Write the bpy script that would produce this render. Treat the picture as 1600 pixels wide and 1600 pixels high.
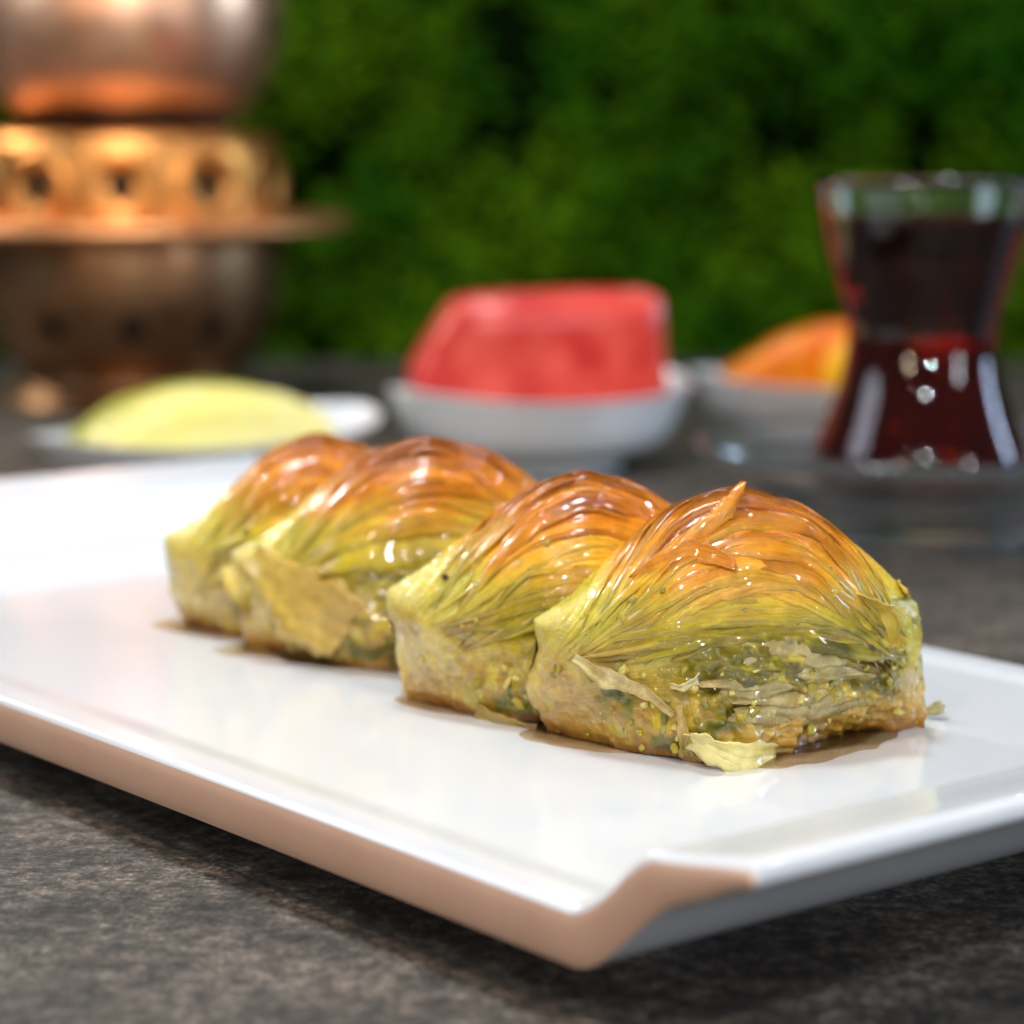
import bpy, math, random
import numpy as np
from mathutils import Vector, Matrix

# ---------------------------------------------------------------- clear
for o in list(bpy.data.objects):
    bpy.data.objects.remove(o)
SC = bpy.context.scene
COL = SC.collection
S = 0.01                                   # the scene is laid out in centimetres
R = math.radians
H, PITCH, FPX = 10.9, math.atan(600 / 4000.0), 4000.0

# ---------------------------------------------------------------- camera
cam_d = bpy.data.cameras.new('camera')
cam = bpy.data.objects.new('camera', cam_d)
COL.objects.link(cam)
cam.location = (0, 0, H * S)
cam.rotation_euler = (math.pi / 2 - PITCH, 0, 0)
cam_d.sensor_width = 36
cam_d.lens = 90
cam_d.clip_start, cam_d.clip_end = 0.01, 50
cam_d.dof.use_dof = True
cam_d.dof.focus_distance = 0.382
cam_d.dof.aperture_fstop = 12.5
SC.camera = cam

# ---------------------------------------------------------------- world, lamps, exposure
w = bpy.data.worlds.new('World')
SC.world = w
w.use_nodes = True
w.node_tree.nodes['Background'].inputs[0].default_value = (0.75, 0.85, 1.0, 1)
w.node_tree.nodes['Background'].inputs[1].default_value = 0.07
SC.view_settings.view_transform = 'Standard'
SC.view_settings.look = 'None'
SC.view_settings.exposure = 0.14
SC.view_settings.gamma = 1


def lamp(name, loc, target, power, size, color, shape='DISK', size_y=None):
    d = bpy.data.lights.new(name, 'AREA')
    d.energy, d.size, d.color, d.shape = power, size * S, color, shape
    if size_y:
        d.size_y = size_y * S
    o = bpy.data.objects.new(name, d)
    COL.objects.link(o)
    o.location = Vector(loc) * S
    o.rotation_euler = (Vector(target) - Vector(loc)).to_track_quat('-Z', 'Y').to_euler()
    return o


lamp('ceiling_panel_lamp', (-9, 60, 86), (2, 40, 0), 4.1, 16, (0.83, 0.92, 1.0))
lamp('front_fill_lamp', (4, -34, 56), (2, 45, 3), 1.0, 5, (0.90, 0.95, 1.0))  # added fill from the front, brightens pastry fronts and tan edge
lamp('white_glint_lamp', (20, -4, 44), (3, 40, 3), 0.85, 1.3, (0.95, 0.97, 1.0))  # small added lamp: tight glints and extra light on the pastry fronts
lamp('warm_glint_lamp', (-18, -2, 42), (0, 42, 3), 0.4, 1.3, (1.0, 0.86, 0.7))  # its warm partner, likewise added for glints on the pastry
lamp('back_spot_lamp', (-60, 116, 46), (-14, 30, 0), 2.8, 8, (1.0, 0.95, 0.9))
lamp('side_cool_lamp', (-85, 58, 44), (5, 60, 2), 1.6, 40, (0.68, 0.84, 1.0))  # broad cool source at the left, reaches glass and saucer edges
lamp('copper_fill_lamp', (-14, 20, 62), (-15, 103, 10), 1.9, 5, (1.0, 0.76, 0.62))  # added lamp aimed at the copper ware to brighten it
# the room's own lamps, some metres off
lamp('far_warm_lamp', (-110, -155, 60), (2, 50, 3), 5.0, 6, (1.0, 0.78, 0.58), 'RECTANGLE', 34)
lamp('far_neutral_lamp', (24, -200, 66), (2, 50, 3), 8.0, 5, (0.97, 0.97, 1.0))
lamp('far_white_lamp', (190, -100, 58), (5, 50, 3), 7.5, 7, (0.84, 0.90, 1.0), 'RECTANGLE', 55)
lamp('far_blue_lamp', (190, 105, 52), (8, 55, 3), 9.0, 12, (0.5, 0.72, 1.0), 'RECTANGLE', 70)
for x, y, z, c in [(44, 100, 58, (0.85, 0.93, 1.0)), (52, 60, 66, (1.0, 0.93, 0.85)), (-30, 78, 70, (1.0, 0.96, 0.92)), (24, 84, 74, (0.9, 0.95, 1.0))]:
    lamp('rim_glint_lamp', (x, y, z), (x * 0.5, 55, 0), 0.35, 2.6, c)  # added overhead points for glints on saucer, glass and copper


# ---------------------------------------------------------------- helpers
def un(px, py, z):
    """photo pixel + height (cm) -> x, y in cm on the level at z"""
    x, y = (px - 800) / FPX, -(py - 800) / FPX
    dy = math.cos(PITCH) + y * math.sin(PITCH)
    dz = -math.sin(PITCH) + y * math.cos(PITCH)
    t = (z - H) / dz
    return x * t, dy * t


def lin(c):
    c = np.asarray(c, float) / 255.0
    return np.where(c <= 0.04045, c / 12.92, ((c + 0.055) / 1.055) ** 2.4)


def lc(r, g, b):
    return tuple(lin((r, g, b))) + (1.0,)


def sm(x, a, b):
    t = np.clip((x - a) / (b - a), 0, 1)
    return t * t * (3 - 2 * t)


def _hash(ix, iy, iz, seed):
    h = (ix.astype(np.int64) * 374761393 + iy.astype(np.int64) * 668265263 + iz.astype(np.int64) * 2147483647 + seed * 974634) & 0xffffffff
    h = ((h ^ (h >> 13)) * 1274126177) & 0xffffffff
    h = h ^ (h >> 16)
    return (h & 0xffff) / 65535.0


def noise(x, y, z=0.0, seed=0):
    x, y, z = np.broadcast_arrays(np.asarray(x, float), np.asarray(y, float), np.asarray(z, float))
    ix, iy, iz = np.floor(x), np.floor(y), np.floor(z)
    fx, fy, fz = x - ix, y - iy, z - iz
    fx, fy, fz = [f * f * (3 - 2 * f) for f in (fx, fy, fz)]
    r = 0
    for dx in (0, 1):
        for dy in (0, 1):
            for dz in (0, 1):
                wt = (fx if dx else 1 - fx) * (fy if dy else 1 - fy) * (fz if dz else 1 - fz)
                r = r + wt * _hash(ix + dx, iy + dy, iz + dz, seed)
    return r * 2 - 1


def fbm(x, y, z=0.0, seed=0, n=3):
    r, a = 0, 1.0
    for i in range(n):
        r = r + a * noise(np.asarray(x) * 2 ** i, np.asarray(y) * 2 ** i, np.asarray(z) * 2 ** i, seed + i * 17)
        a *= 0.5
    return r


def link(name, me, mat=None, parent=None, loc=None, rz=0):
    o = bpy.data.objects.new(name, me)
    COL.objects.link(o)
    if mat and me and not me.materials:
        me.materials.append(mat)
    if parent:
        o.parent = parent
    if loc is not None:
        o.location = Vector(loc) * S
    o.rotation_euler.z = rz
    return o


def mesh(name, V, F, cols=None, smooth=True, uv=None):
    me = bpy.data.meshes.new(name)
    V = np.asarray(V, float) * S
    me.from_pydata([tuple(v) for v in V], [], [tuple(int(i) for i in f) for f in F])
    if smooth:
        me.polygons.foreach_set('use_smooth', [True] * len(me.polygons))
    if cols is not None:
        at = me.attributes.new('col', 'FLOAT_COLOR', 'POINT')
        c = np.ones((len(V), 4))
        c[:, :3] = cols
        at.data.foreach_set('color', c.ravel())
    if uv is not None:
        li = np.empty(len(me.loops), np.int32)
        me.loops.foreach_get('vertex_index', li)
        me.uv_layers.new(name='UVMap').data.foreach_set('uv', np.asarray(uv, float)[li].ravel())
    me.update()
    return me


def gridfaces(nu, nv, off=0, closed=False):
    f = []
    for i in range(nu - 1):
        for j in range(nv - 1 if not closed else nv):
            j2 = (j + 1) % nv
            f.append((off + i * nv + j, off + (i + 1) * nv + j, off + (i + 1) * nv + j2, off + i * nv + j2))
    return f


def thing(name, label, cat, loc=(0, 0, 0), rz=0, group=None):
    o = link(name, None, None, None, loc, rz)
    o.empty_display_size = 0.02
    return tag(o, label, cat, group)


def tag(o, label, cat, group=None):
    o['label'], o['category'] = label, cat
    if group:
        o['group'] = group
    return o


def lathe(prof, n=96, sx=1.0, sy=1.0):
    prof = np.array(prof, float)
    th = np.linspace(0, 2 * np.pi, n, endpoint=False)
    V = []
    for r, z in prof:
        V += [(r * sx * math.cos(t), r * sy * math.sin(t), z) for t in th]
    F = []
    m = len(prof)
    for i in range(m - 1):
        for j in range(n):
            a, b = i * n + j, i * n + (j + 1) % n
            F.append((a, b, b + n, a + n))
    return V, F


def smoothprof(pts, k=6):
    """Catmull-Rom through profile points"""
    P = [np.array(p, float) for p in pts]
    P = [2 * P[0] - P[1]] + P + [2 * P[-1] - P[-2]]
    out = []
    for i in range(1, len(P) - 2):
        p0, p1, p2, p3 = P[i - 1:i + 3]
        for s in range(k):
            t = s / k
            out.append(0.5 * ((2 * p1) + (p2 - p0) * t + (2 * p0 - 5 * p1 + 4 * p2 - p3) * t * t + (3 * p1 - p0 - 3 * p2 + p3) * t ** 3))
    out.append(P[-2])
    for q in out:
        q[0] = max(q[0], 0.0)
    return out


# ---------------------------------------------------------------- materials
class M:
    def __init__(self, name):
        self.m = bpy.data.materials.new(name)
        self.m.use_nodes = True
        self.t = self.m.node_tree
        self.b = self.t.nodes['Principled BSDF']
        self.tc = self.t.nodes.new('ShaderNodeTexCoord')

    def n(self, kind, **kw):
        nd = self.t.nodes.new(kind)
        for k, v in kw.items():
            setattr(nd, k, v)
        return nd

    def l(self, a, b):
        self.t.links.new(a, b)

    def set(self, **kw):
        for k, v in kw.items():
            self.b.inputs[k.replace('_', ' ')].default_value = v
        return self

    def tex(self, scale, detail=4, rough=0.55, coord='Object', stretch=None, dist=0.0):
        nd = self.n('ShaderNodeTexNoise')
        nd.inputs['Scale'].default_value = scale
        nd.inputs['Detail'].default_value = detail
        nd.inputs['Roughness'].default_value = rough
        nd.inputs['Distortion'].default_value = dist
        src = self.tc.outputs[coord]
        if stretch:
            mp = self.n('ShaderNodeMapping')
            mp.inputs['Scale'].default_value = stretch
            self.l(src, mp.inputs[0])
            src = mp.outputs[0]
        self.l(src, nd.inputs['Vector'])
        return nd.outputs['Fac']

    def ramp(self, fac, stops):
        nd = self.n('ShaderNodeValToRGB')
        el = nd.color_ramp.elements
        while len(el) < len(stops):
            el.new(0.5)
        for e, (p, c) in zip(el, stops):
            e.position = p
            e.color = c if len(c) == 4 else tuple(c) + (1,)
        self.l(fac, nd.inputs[0])
        return nd.outputs[0]

    def mix(self, a, b, fac, blend='MIX'):
        nd = self.n('ShaderNodeMix', data_type='RGBA', blend_type=blend)
        for sock, v in ((nd.inputs[6], a), (nd.inputs[7], b), (nd.inputs[0], fac)):
            if isinstance(v, (int, float, tuple)):
                sock.default_value = v
            else:
                self.l(v, sock)
        return nd.outputs[2]

    def bump(self, h, strength=0.3, dist=0.02, prev=None):
        nd = self.n('ShaderNodeBump')
        nd.inputs['Strength'].default_value = strength
        nd.inputs['Distance'].default_value = dist * S
        self.l(h, nd.inputs['Height'])
        if prev is not None:
            self.l(prev, nd.inputs['Normal'])
        return nd.outputs[0]

    def col(self, s):
        self.l(s, self.b.inputs['Base Color'])
        return self

    def nor(self, s):
        self.l(s, self.b.inputs['Normal'])
        return self

    def rgh(self, s):
        self.l(s, self.b.inputs['Roughness'])
        return self


def mat_table():
    m = M('dark_stone')
    big = m.tex(42, 6, 0.68)
    mid = m.tex(270, 7, 0.8)
    fine = m.tex(1000, 5, 0.75)
    c1 = m.ramp(big, [(0.34, (0.021, 0.018, 0.015)), (0.66, (0.165, 0.142, 0.118))])
    c2 = m.ramp(mid, [(0.38, (0.20, 0.18, 0.16)), (0.5, (0.8, 0.78, 0.74)), (0.64, (2.5, 2.4, 2.3))])
    c = m.mix(c1, c2, 1.0, 'MULTIPLY')
    c3 = m.ramp(fine, [(0.38, (0.30, 0.29, 0.28)), (0.55, (1.0, 1.0, 1.0)), (0.70, (2.6, 2.5, 2.4))])
    c = m.mix(c, c3, 1.0, 'MULTIPLY')
    m.col(c)
    m.rgh(m.ramp(mid, [(0.38, (0.66,) * 3), (0.64, (0.36,) * 3)]))
    m.nor(m.bump(fine, 0.6, 0.03, m.bump(mid, 0.6, 0.06)))
    return m.m


def mat_glaze():
    m = M('white_glaze')
    m.set(Base_Color=(0.73, 0.77, 0.81, 1), Roughness=0.15, Coat_Weight=0.3, Coat_Roughness=0.06)
    m.nor(m.bump(m.tex(45, 2), 0.05, 0.05))
    return m.m


def mat_tan():
    m = M('tan_band')
    m.col(m.ramp(m.tex(90, 3), [(0.3, lc(196, 158, 134)), (0.7, lc(203, 167, 143))]))
    m.set(Roughness=0.5)
    return m.m


def filo_nodes(m, sparkle):
    a = m.n('ShaderNodeAttribute', attribute_name='col')
    streak = m.tex(1.0, 4, 0.6, 'UV', (5.0, 230.0, 1.0))
    n1 = m.tex(420, 4, 0.6)
    c = m.mix(a.outputs['Color'], m.ramp(n1, [(0.3, (0.76, 0.74, 0.66)), (0.7, (1.2, 1.2, 1.16))]), 0.7, 'MULTIPLY')
    c = m.mix(c, m.ramp(streak, [(0.3, (0.68, 0.61, 0.46)), (0.52, (1.0, 1.0, 1.0)), (0.72, (1.22, 1.24, 1.2))]), 0.75, 'MULTIPLY')
    m.col(c)
    n2 = m.tex(260, 5, 0.65)
    n3 = m.tex(1100, 3, 0.65)
    b = m.bump(streak, 0.30, 0.04)
    b = m.bump(n2, 0.32, 0.05, b)
    m.nor(m.bump(n3, sparkle, 0.025, b))
    m.rgh(m.ramp(n2, [(0.35, (0.16,) * 3), (0.7, (0.42,) * 3)]))
    return c


def mat_pastry():
    m = M('syrup_glazed_filo')
    filo_nodes(m, 0.62)
    m.set(Subsurface_Weight=0.55, Subsurface_Radius=(1.0, 0.62, 0.18), Subsurface_Scale=0.004, Coat_Weight=0.85, Coat_Roughness=0.05, Specular_IOR_Level=0.38, IOR=1.45)
    return m.m


def mat_leafy_filo():
    """thin separate sheets: some light passes through them"""
    m = M('thin_filo')
    c = filo_nodes(m, 0.42)
    m.set(Coat_Weight=0.85, Coat_Roughness=0.05, Specular_IOR_Level=0.38, IOR=1.45)
    tr = m.n('ShaderNodeBsdfTranslucent')
    m.l(c, tr.inputs[0])
    mx = m.n('ShaderNodeMixShader')
    mx.inputs[0].default_value = 0.22
    out = m.t.nodes['Material Output']
    m.l(m.b.outputs[0], mx.inputs[1])
    m.l(tr.outputs[0], mx.inputs[2])
    m.l(mx.outputs[0], out.inputs[0])
    return m.m


def mat_film():
    """syrup-soaked single sheet, half see-through"""
    m = M('wet_filo_film')
    c = filo_nodes(m, 0.4)
    m.set(Coat_Weight=0.8, Coat_Roughness=0.05, IOR=1.45)
    tr = m.n('ShaderNodeBsdfTranslucent')
    m.l(c, tr.inputs[0])
    tp = m.n('ShaderNodeBsdfTransparent')
    tp.inputs[0].default_value = (0.95, 0.9, 0.75, 1)
    m1, m2 = m.n('ShaderNodeMixShader'), m.n('ShaderNodeMixShader')
    m1.inputs[0].default_value = 0.25
    out = m.t.nodes['Material Output']
    m.l(m.b.outputs[0], m1.inputs[1])
    m.l(tr.outputs[0], m1.inputs[2])
    m.l(m.ramp(m.tex(380, 3), [(0.35, (0.15,) * 3), (0.65, (0.62,) * 3)]), m2.inputs[0])
    m.l(m1.outputs[0], m2.inputs[1])
    m.l(tp.outputs[0], m2.inputs[2])
    m.l(m2.outputs[0], out.inputs[0])
    return m.m


def mat_crumb():
    m = M('pistachio')
    oi = m.n('ShaderNodeObjectInfo')
    c = m.ramp(oi.outputs['Random'], [(0.0, lc(140, 128, 30)), (0.4, lc(186, 168, 62)), (0.7, lc(214, 196, 120)), (1.0, lc(110, 108, 34))])
    m.col(m.mix(c, m.ramp(m.tex(700, 3), [(0.3, (0.6, 0.6, 0.5)), (0.7, (1.2, 1.2, 1.1))]), 1.0, 'MULTIPLY'))
    m.set(Roughness=0.28, Subsurface_Weight=0.3, Subsurface_Radius=(1, 0.8, 0.25), Subsurface_Scale=0.001, Coat_Weight=0.4)
    return m.m


def mat_syrup():
    m = M('syrup')
    out = m.t.nodes['Material Output']
    tr = m.n('ShaderNodeBsdfTransparent')
    tr.inputs[0].default_value = (0.95, 0.82, 0.62, 1)
    gl = m.n('ShaderNodeBsdfGlossy')
    gl.inputs['Roughness'].default_value = 0.05
    fr = m.n('ShaderNodeFresnel')
    fr.inputs[0].default_value = 1.42
    mx = m.n('ShaderNodeMixShader')
    m.l(fr.outputs[0], mx.inputs[0])
    m.l(tr.outputs[0], mx.inputs[1])
    m.l(gl.outputs[0], mx.inputs[2])
    m.l(mx.outputs[0], out.inputs[0])
    return m.m


def mat_metal(name, c1, c2, rough):
    m = M(name)
    n1 = m.tex(40, 5, 0.6)
    m.col(m.ramp(n1, [(0.3, c1), (0.7, c2)]))
    m.rgh(m.ramp(m.tex(70, 4), [(0.3, (rough * 0.75,) * 3), (0.7, (rough * 1.3,) * 3)]))
    m.set(Metallic=1.0)
    m.nor(m.bump(m.tex(110, 2), 0.12, 0.08))
    return m.m


def mat_glass():
    m = M('clear_glass')
    m.set(Base_Color=(0.97, 0.99, 0.99, 1), Transmission_Weight=1.0, Roughness=0.0, IOR=1.47)
    return m.m


def mat_tea():
    m = M('tea')
    m.set(Base_Color=(0.27, 0.014, 0.003, 1), Transmission_Weight=1.0, Roughness=0.0, IOR=1.34, Specular_IOR_Level=0.15)
    return m.m


def mat_fruit(name, c1, c2, scale=60, rough=0.35, sss=0.3):
    m = M(name)
    m.col(m.ramp(m.tex(scale, 4, 0.6), [(0.32, c1), (0.68, c2)]))
    m.nor(m.bump(m.tex(500, 3), 0.3, 0.04))
    m.set(Roughness=rough, Subsurface_Weight=sss, Subsurface_Radius=(1, 0.5, 0.3), Subsurface_Scale=0.004)
    return m.m


def mat_leaf():
    m = M('boxwood_leaf')
    a = m.n('ShaderNodeAttribute', attribute_name='col')
    m.col(a.outputs['Color'])
    m.set(Roughness=0.7, Specular_IOR_Level=0.06)
    return m.m


TABLE, GLAZE, TAN = mat_table(), mat_glaze(), mat_tan()
PASTRY, FILO, FILM, CRUMB, SYRUP = mat_pastry(), mat_leafy_filo(), mat_film(), mat_crumb(), mat_syrup()
COPPER = mat_metal('hammered_copper', (0.90, 0.45, 0.25, 1), (0.95, 0.56, 0.36, 1), 0.38)
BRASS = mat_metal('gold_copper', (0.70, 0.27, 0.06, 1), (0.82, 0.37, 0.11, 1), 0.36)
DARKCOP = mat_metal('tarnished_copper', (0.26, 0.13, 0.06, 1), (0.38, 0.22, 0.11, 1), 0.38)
HOLE_SHADE = M('hole_shade').set(Base_Color=(0.008, 0.006, 0.005, 1), Roughness=0.8).m  # shade inside the pierced holes, put into a near-black colour
GLASS, TEA = mat_glass(), mat_tea()

# ---------------------------------------------------------------- setting: the table top
def build_table():
    x0, x1, y0, y1, t = -75, 75, -12, 121, 3.0
    V = [(x0, y0, -t), (x1, y0, -t), (x1, y1, -t), (x0, y1, -t), (x0, y0, 0), (x1, y0, 0), (x1, y1, 0), (x0, y1, 0)]
    F = [(0, 3, 2, 1), (4, 5, 6, 7), (0, 1, 5, 4), (1, 2, 6, 5), (2, 3, 7, 6), (3, 0, 4, 7)]
    o = link('tabletop', mesh('tabletop', V, F, smooth=False), TABLE)
    o['kind'] = 'structure'
    o['label'] = 'dark mottled stone table top under the platter'


build_table()


# ---------------------------------------------------------------- hedge behind the table
def build_hedge():
    rnd = np.random.default_rng(5)
    root = thing('hedge', 'dense dark green leafy hedge wall behind the table', 'hedge', (0, 126, 0))
    V = [(-60, 7, -40), (60, 7, -40), (60, 9, -40), (-60, 9, -40), (-60, 7, 70), (60, 7, 70), (60, 9, 70), (-60, 9, 70)]
    F = [(0, 3, 2, 1), (4, 5, 6, 7), (0, 1, 5, 4), (1, 2, 6, 5), (2, 3, 7, 6), (3, 0, 4, 7)]
    bk = M('hedge_backing').set(Base_Color=(0.004, 0.012, 0.002, 1), Roughness=0.9, Specular_IOR_Level=0.0).m
    link('backing_panel', mesh('backing_panel', V, F, smooth=False), bk, root)
    N = 30000
    px = rnd.uniform(-46, 46, N)
    pz = rnd.uniform(-16, 44, N)
    cl = fbm(px / 5.2, pz / 5.2, 0, 3, 2)
    keep = cl + rnd.normal(0, 0.25, N) > -0.45
    px, pz, cl = px[keep], pz[keep], cl[keep]
    N = len(px)
    py = 4.5 - 4.2 * sm(cl, -0.7, 0.8) * rnd.uniform(0.35, 1.0, N)
    Vs, Fs, Cs = [], [], []
    hue = noise(px / 7.0, pz / 7.0, 0, 9)
    for i in range(N):
        L, W = rnd.uniform(1.1, 1.9), rnd.uniform(0.55, 0.85)
        d = Vector((rnd.normal(0, 1), rnd.normal(-0.5, 0.6), rnd.normal(0.3, 0.8))).normalized()
        up = Vector((rnd.normal(0, 0.6), -1.0, rnd.normal(0.7, 0.6))).normalized()
        s = d.cross(up).normalized()
        up = s.cross(d)
        c = Vector((px[i], py[i], pz[i]))
        b = len(Vs)
        for q in (c, c + d * L * 0.45 + s * W * 0.5 + up * 0.12, c + d * L, c + d * L * 0.45 - s * W * 0.5 + up * 0.12, c + d * L * 0.5):
            Vs.append(tuple(q))
        Fs += [(b, b + 1, b + 4), (b + 1, b + 2, b + 4), (b + 2, b + 3, b + 4), (b + 3, b, b + 4)]
        t = np.clip(0.5 + 0.5 * hue[i] + rnd.normal(0, 0.25), 0, 1)
        colr = np.array((0.013, 0.088, 0.001)) * (1 - t) + np.array((0.085, 0.185, 0.002)) * t
        Cs += [colr] * 5
    o = link('foliage', mesh('foliage', Vs, Fs, np.array(Cs), smooth=False), mat_leaf(), root)
    o['kind'] = 'stuff'


build_hedge()

# ---------------------------------------------------------------- the white platter
PL_O = np.array((0.90, 30.04))
LD = np.array((-0.625, 0.781)); LD /= np.linalg.norm(LD)        # along the platter, away from the camera
CD = np.array((LD[1], -LD[0]))                                    # across, to the right
PLW, PLA, PLB = 15.4, -2.95, 31.2
PZ = 1.42                                                         # the flat of the platter


def lip(s):
    d = np.maximum(-s, s - 28.25)
    return 1.06 * sm(d, -0.35, 1.3) + 0.29 * sm(d, 0.8, 3.2)


def lipb(s):
    d = np.maximum(-s, s - 28.25)
    return 1.30 * sm(d, -0.25, 1.9) + 0.42 * sm(d, 1.6, 2.95)


def build_plate():
    root = thing('platter', 'long white rectangular platter with tan edge and upswept ends', 'platter', (PL_O[0], PL_O[1], 0))
    sv = np.unique(np.concatenate([np.linspace(PLA, 2, 60), np.linspace(2, 26.25, 40), np.linspace(26.25, PLB, 60), PLA + np.array([0.01, 0.03, 0.06, 0.1, 0.14, 0.18]), PLB - np.array([0.01, 0.03, 0.06, 0.1, 0.14, 0.18])]))
    tv = np.unique(np.concatenate([np.linspace(0, 0.12, 6), np.linspace(0.12, 1.6, 24), np.linspace(1.6, PLW - 1.6, 24), np.linspace(PLW - 1.6, PLW - 0.12, 24), np.linspace(PLW - 0.12, PLW, 6)]))
    Sg, Tg = np.meshgrid(sv, tv, indexing='ij')
    e = np.minimum(Tg, PLW - Tg)                                   # distance to a long edge
    es = np.minimum(Sg - PLA, PLB - Sg)
    rim = 0.06 * (1 - sm(e, 0.45, 1.15)) * (1 - sm(lip(Sg), 0.0, 0.5))
    top = PZ + rim + lip(Sg)
    rr = 0.10
    rnd_e = lambda d: np.where(d < rr, rr - np.sqrt(np.maximum(rr * rr - (rr - d) ** 2, 0)), 0)
    re = 0.17
    rnd_s = np.where(es < re, re - np.sqrt(np.maximum(re * re - (re - es) ** 2, 0)), 0)
    top = top - rnd_e(e) - rnd_s
    ns, nt = Sg.shape
    P = lambda s, t, z: (s * LD[0] + t * CD[0], s * LD[1] + t * CD[1], z)
    V = [P(s, t, z) for s, t, z in zip(Sg.ravel(), Tg.ravel(), top.ravel())]
    F = gridfaces(ns, nt)
    F = [f[::-1] for f in F]
    # underside, with a foot set in from the edge
    foot = sm(e, 1.4, 2.0) * sm(es, 4.2, 4.8) * (1 - sm(e, 2.3, 2.9) * sm(es, 5.1, 5.7))
    zb = np.maximum(0.72 + lipb(Sg) - 0.66 * foot, 0.06) + rnd_s * 0.6
    off = len(V)
    V += [P(s, t, z) for s, t, z in zip(Sg.ravel(), Tg.ravel(), zb.ravel())]
    F += gridfaces(ns, nt, off)
    idx = lambda i, j, b: b * off + i * nt + j
    # short ends stay glazed
    for j in range(nt - 1):
        F.append((idx(0, j, 0), idx(0, j + 1, 0), idx(0, j + 1, 1), idx(0, j, 1)))
        F.append((idx(ns - 1, j, 0), idx(ns - 1, j, 1), idx(ns - 1, j + 1, 1), idx(ns - 1, j + 1, 0)))
    me = mesh('body', V, F)
    me.set_sharp_from_angle(angle=R(40))
    link('body', me, GLAZE, root)
    # the unglazed tan long edges: a strip with its own bulge
    for side, name in ((0, 'tan_edge'), (nt - 1, 'tan_edge')):
        n = 9
        Vt = []
        for i in range(ns):
            a, b = np.array(V[idx(i, side, 0)]), np.array(V[idx(i, side, 1)])
            out = np.array((CD[0], CD[1], 0)) * (-1 if side == 0 else 1)
            for k in range(n):
                f = k / (n - 1)
                Vt.append(tuple(a + (b - a) * f + out * (0.002 + 0.05 * math.sin(math.pi * f) ** 0.6)))
        link(name, mesh(name, Vt, gridfaces(ns, n) if side == 0 else [q[::-1] for q in gridfaces(ns, n)]), TAN, root)


build_plate()

# ---------------------------------------------------------------- baklava
STOPS_Z = [0.0, 0.30, 0.75, 1.3, 1.8, 2.2, 2.55, 2.95, 3.35, 3.9]
STOPS_C = lin([(158, 104, 40), (190, 148, 62), (194, 164, 74), (176, 154, 46), (194, 178, 46), (216, 192, 68), (238, 190, 64), (238, 166, 40), (218, 132, 20), (160, 84, 10)])
SIL_U = [-1.0, -0.92, -0.78, -0.58, -0.28, 0.03, 0.36, 0.65, 0.85, 0.94, 1.0]
SIL_Z = [1.85, 2.02, 2.32, 2.84, 3.52, 3.80, 3.60, 2.98, 2.42, 2.15, 2.00]
_uu = np.linspace(-1, 1, 201)
_zz = np.interp(_uu, SIL_U, SIL_Z)
for _ in range(30):
    _zz[1:-1] = (_zz[:-2] + _zz[1:-1] * 2 + _zz[2:]) / 4
V1, V2 = 0.24, 0.80
UF, UB = -0.25, 0.22


def softmin(a, b, k):
    h = np.clip(0.5 + 0.5 * (b - a) / k, 0, 1)
    return b * (1 - h) + a * h - k * h * (1 - h)


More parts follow.
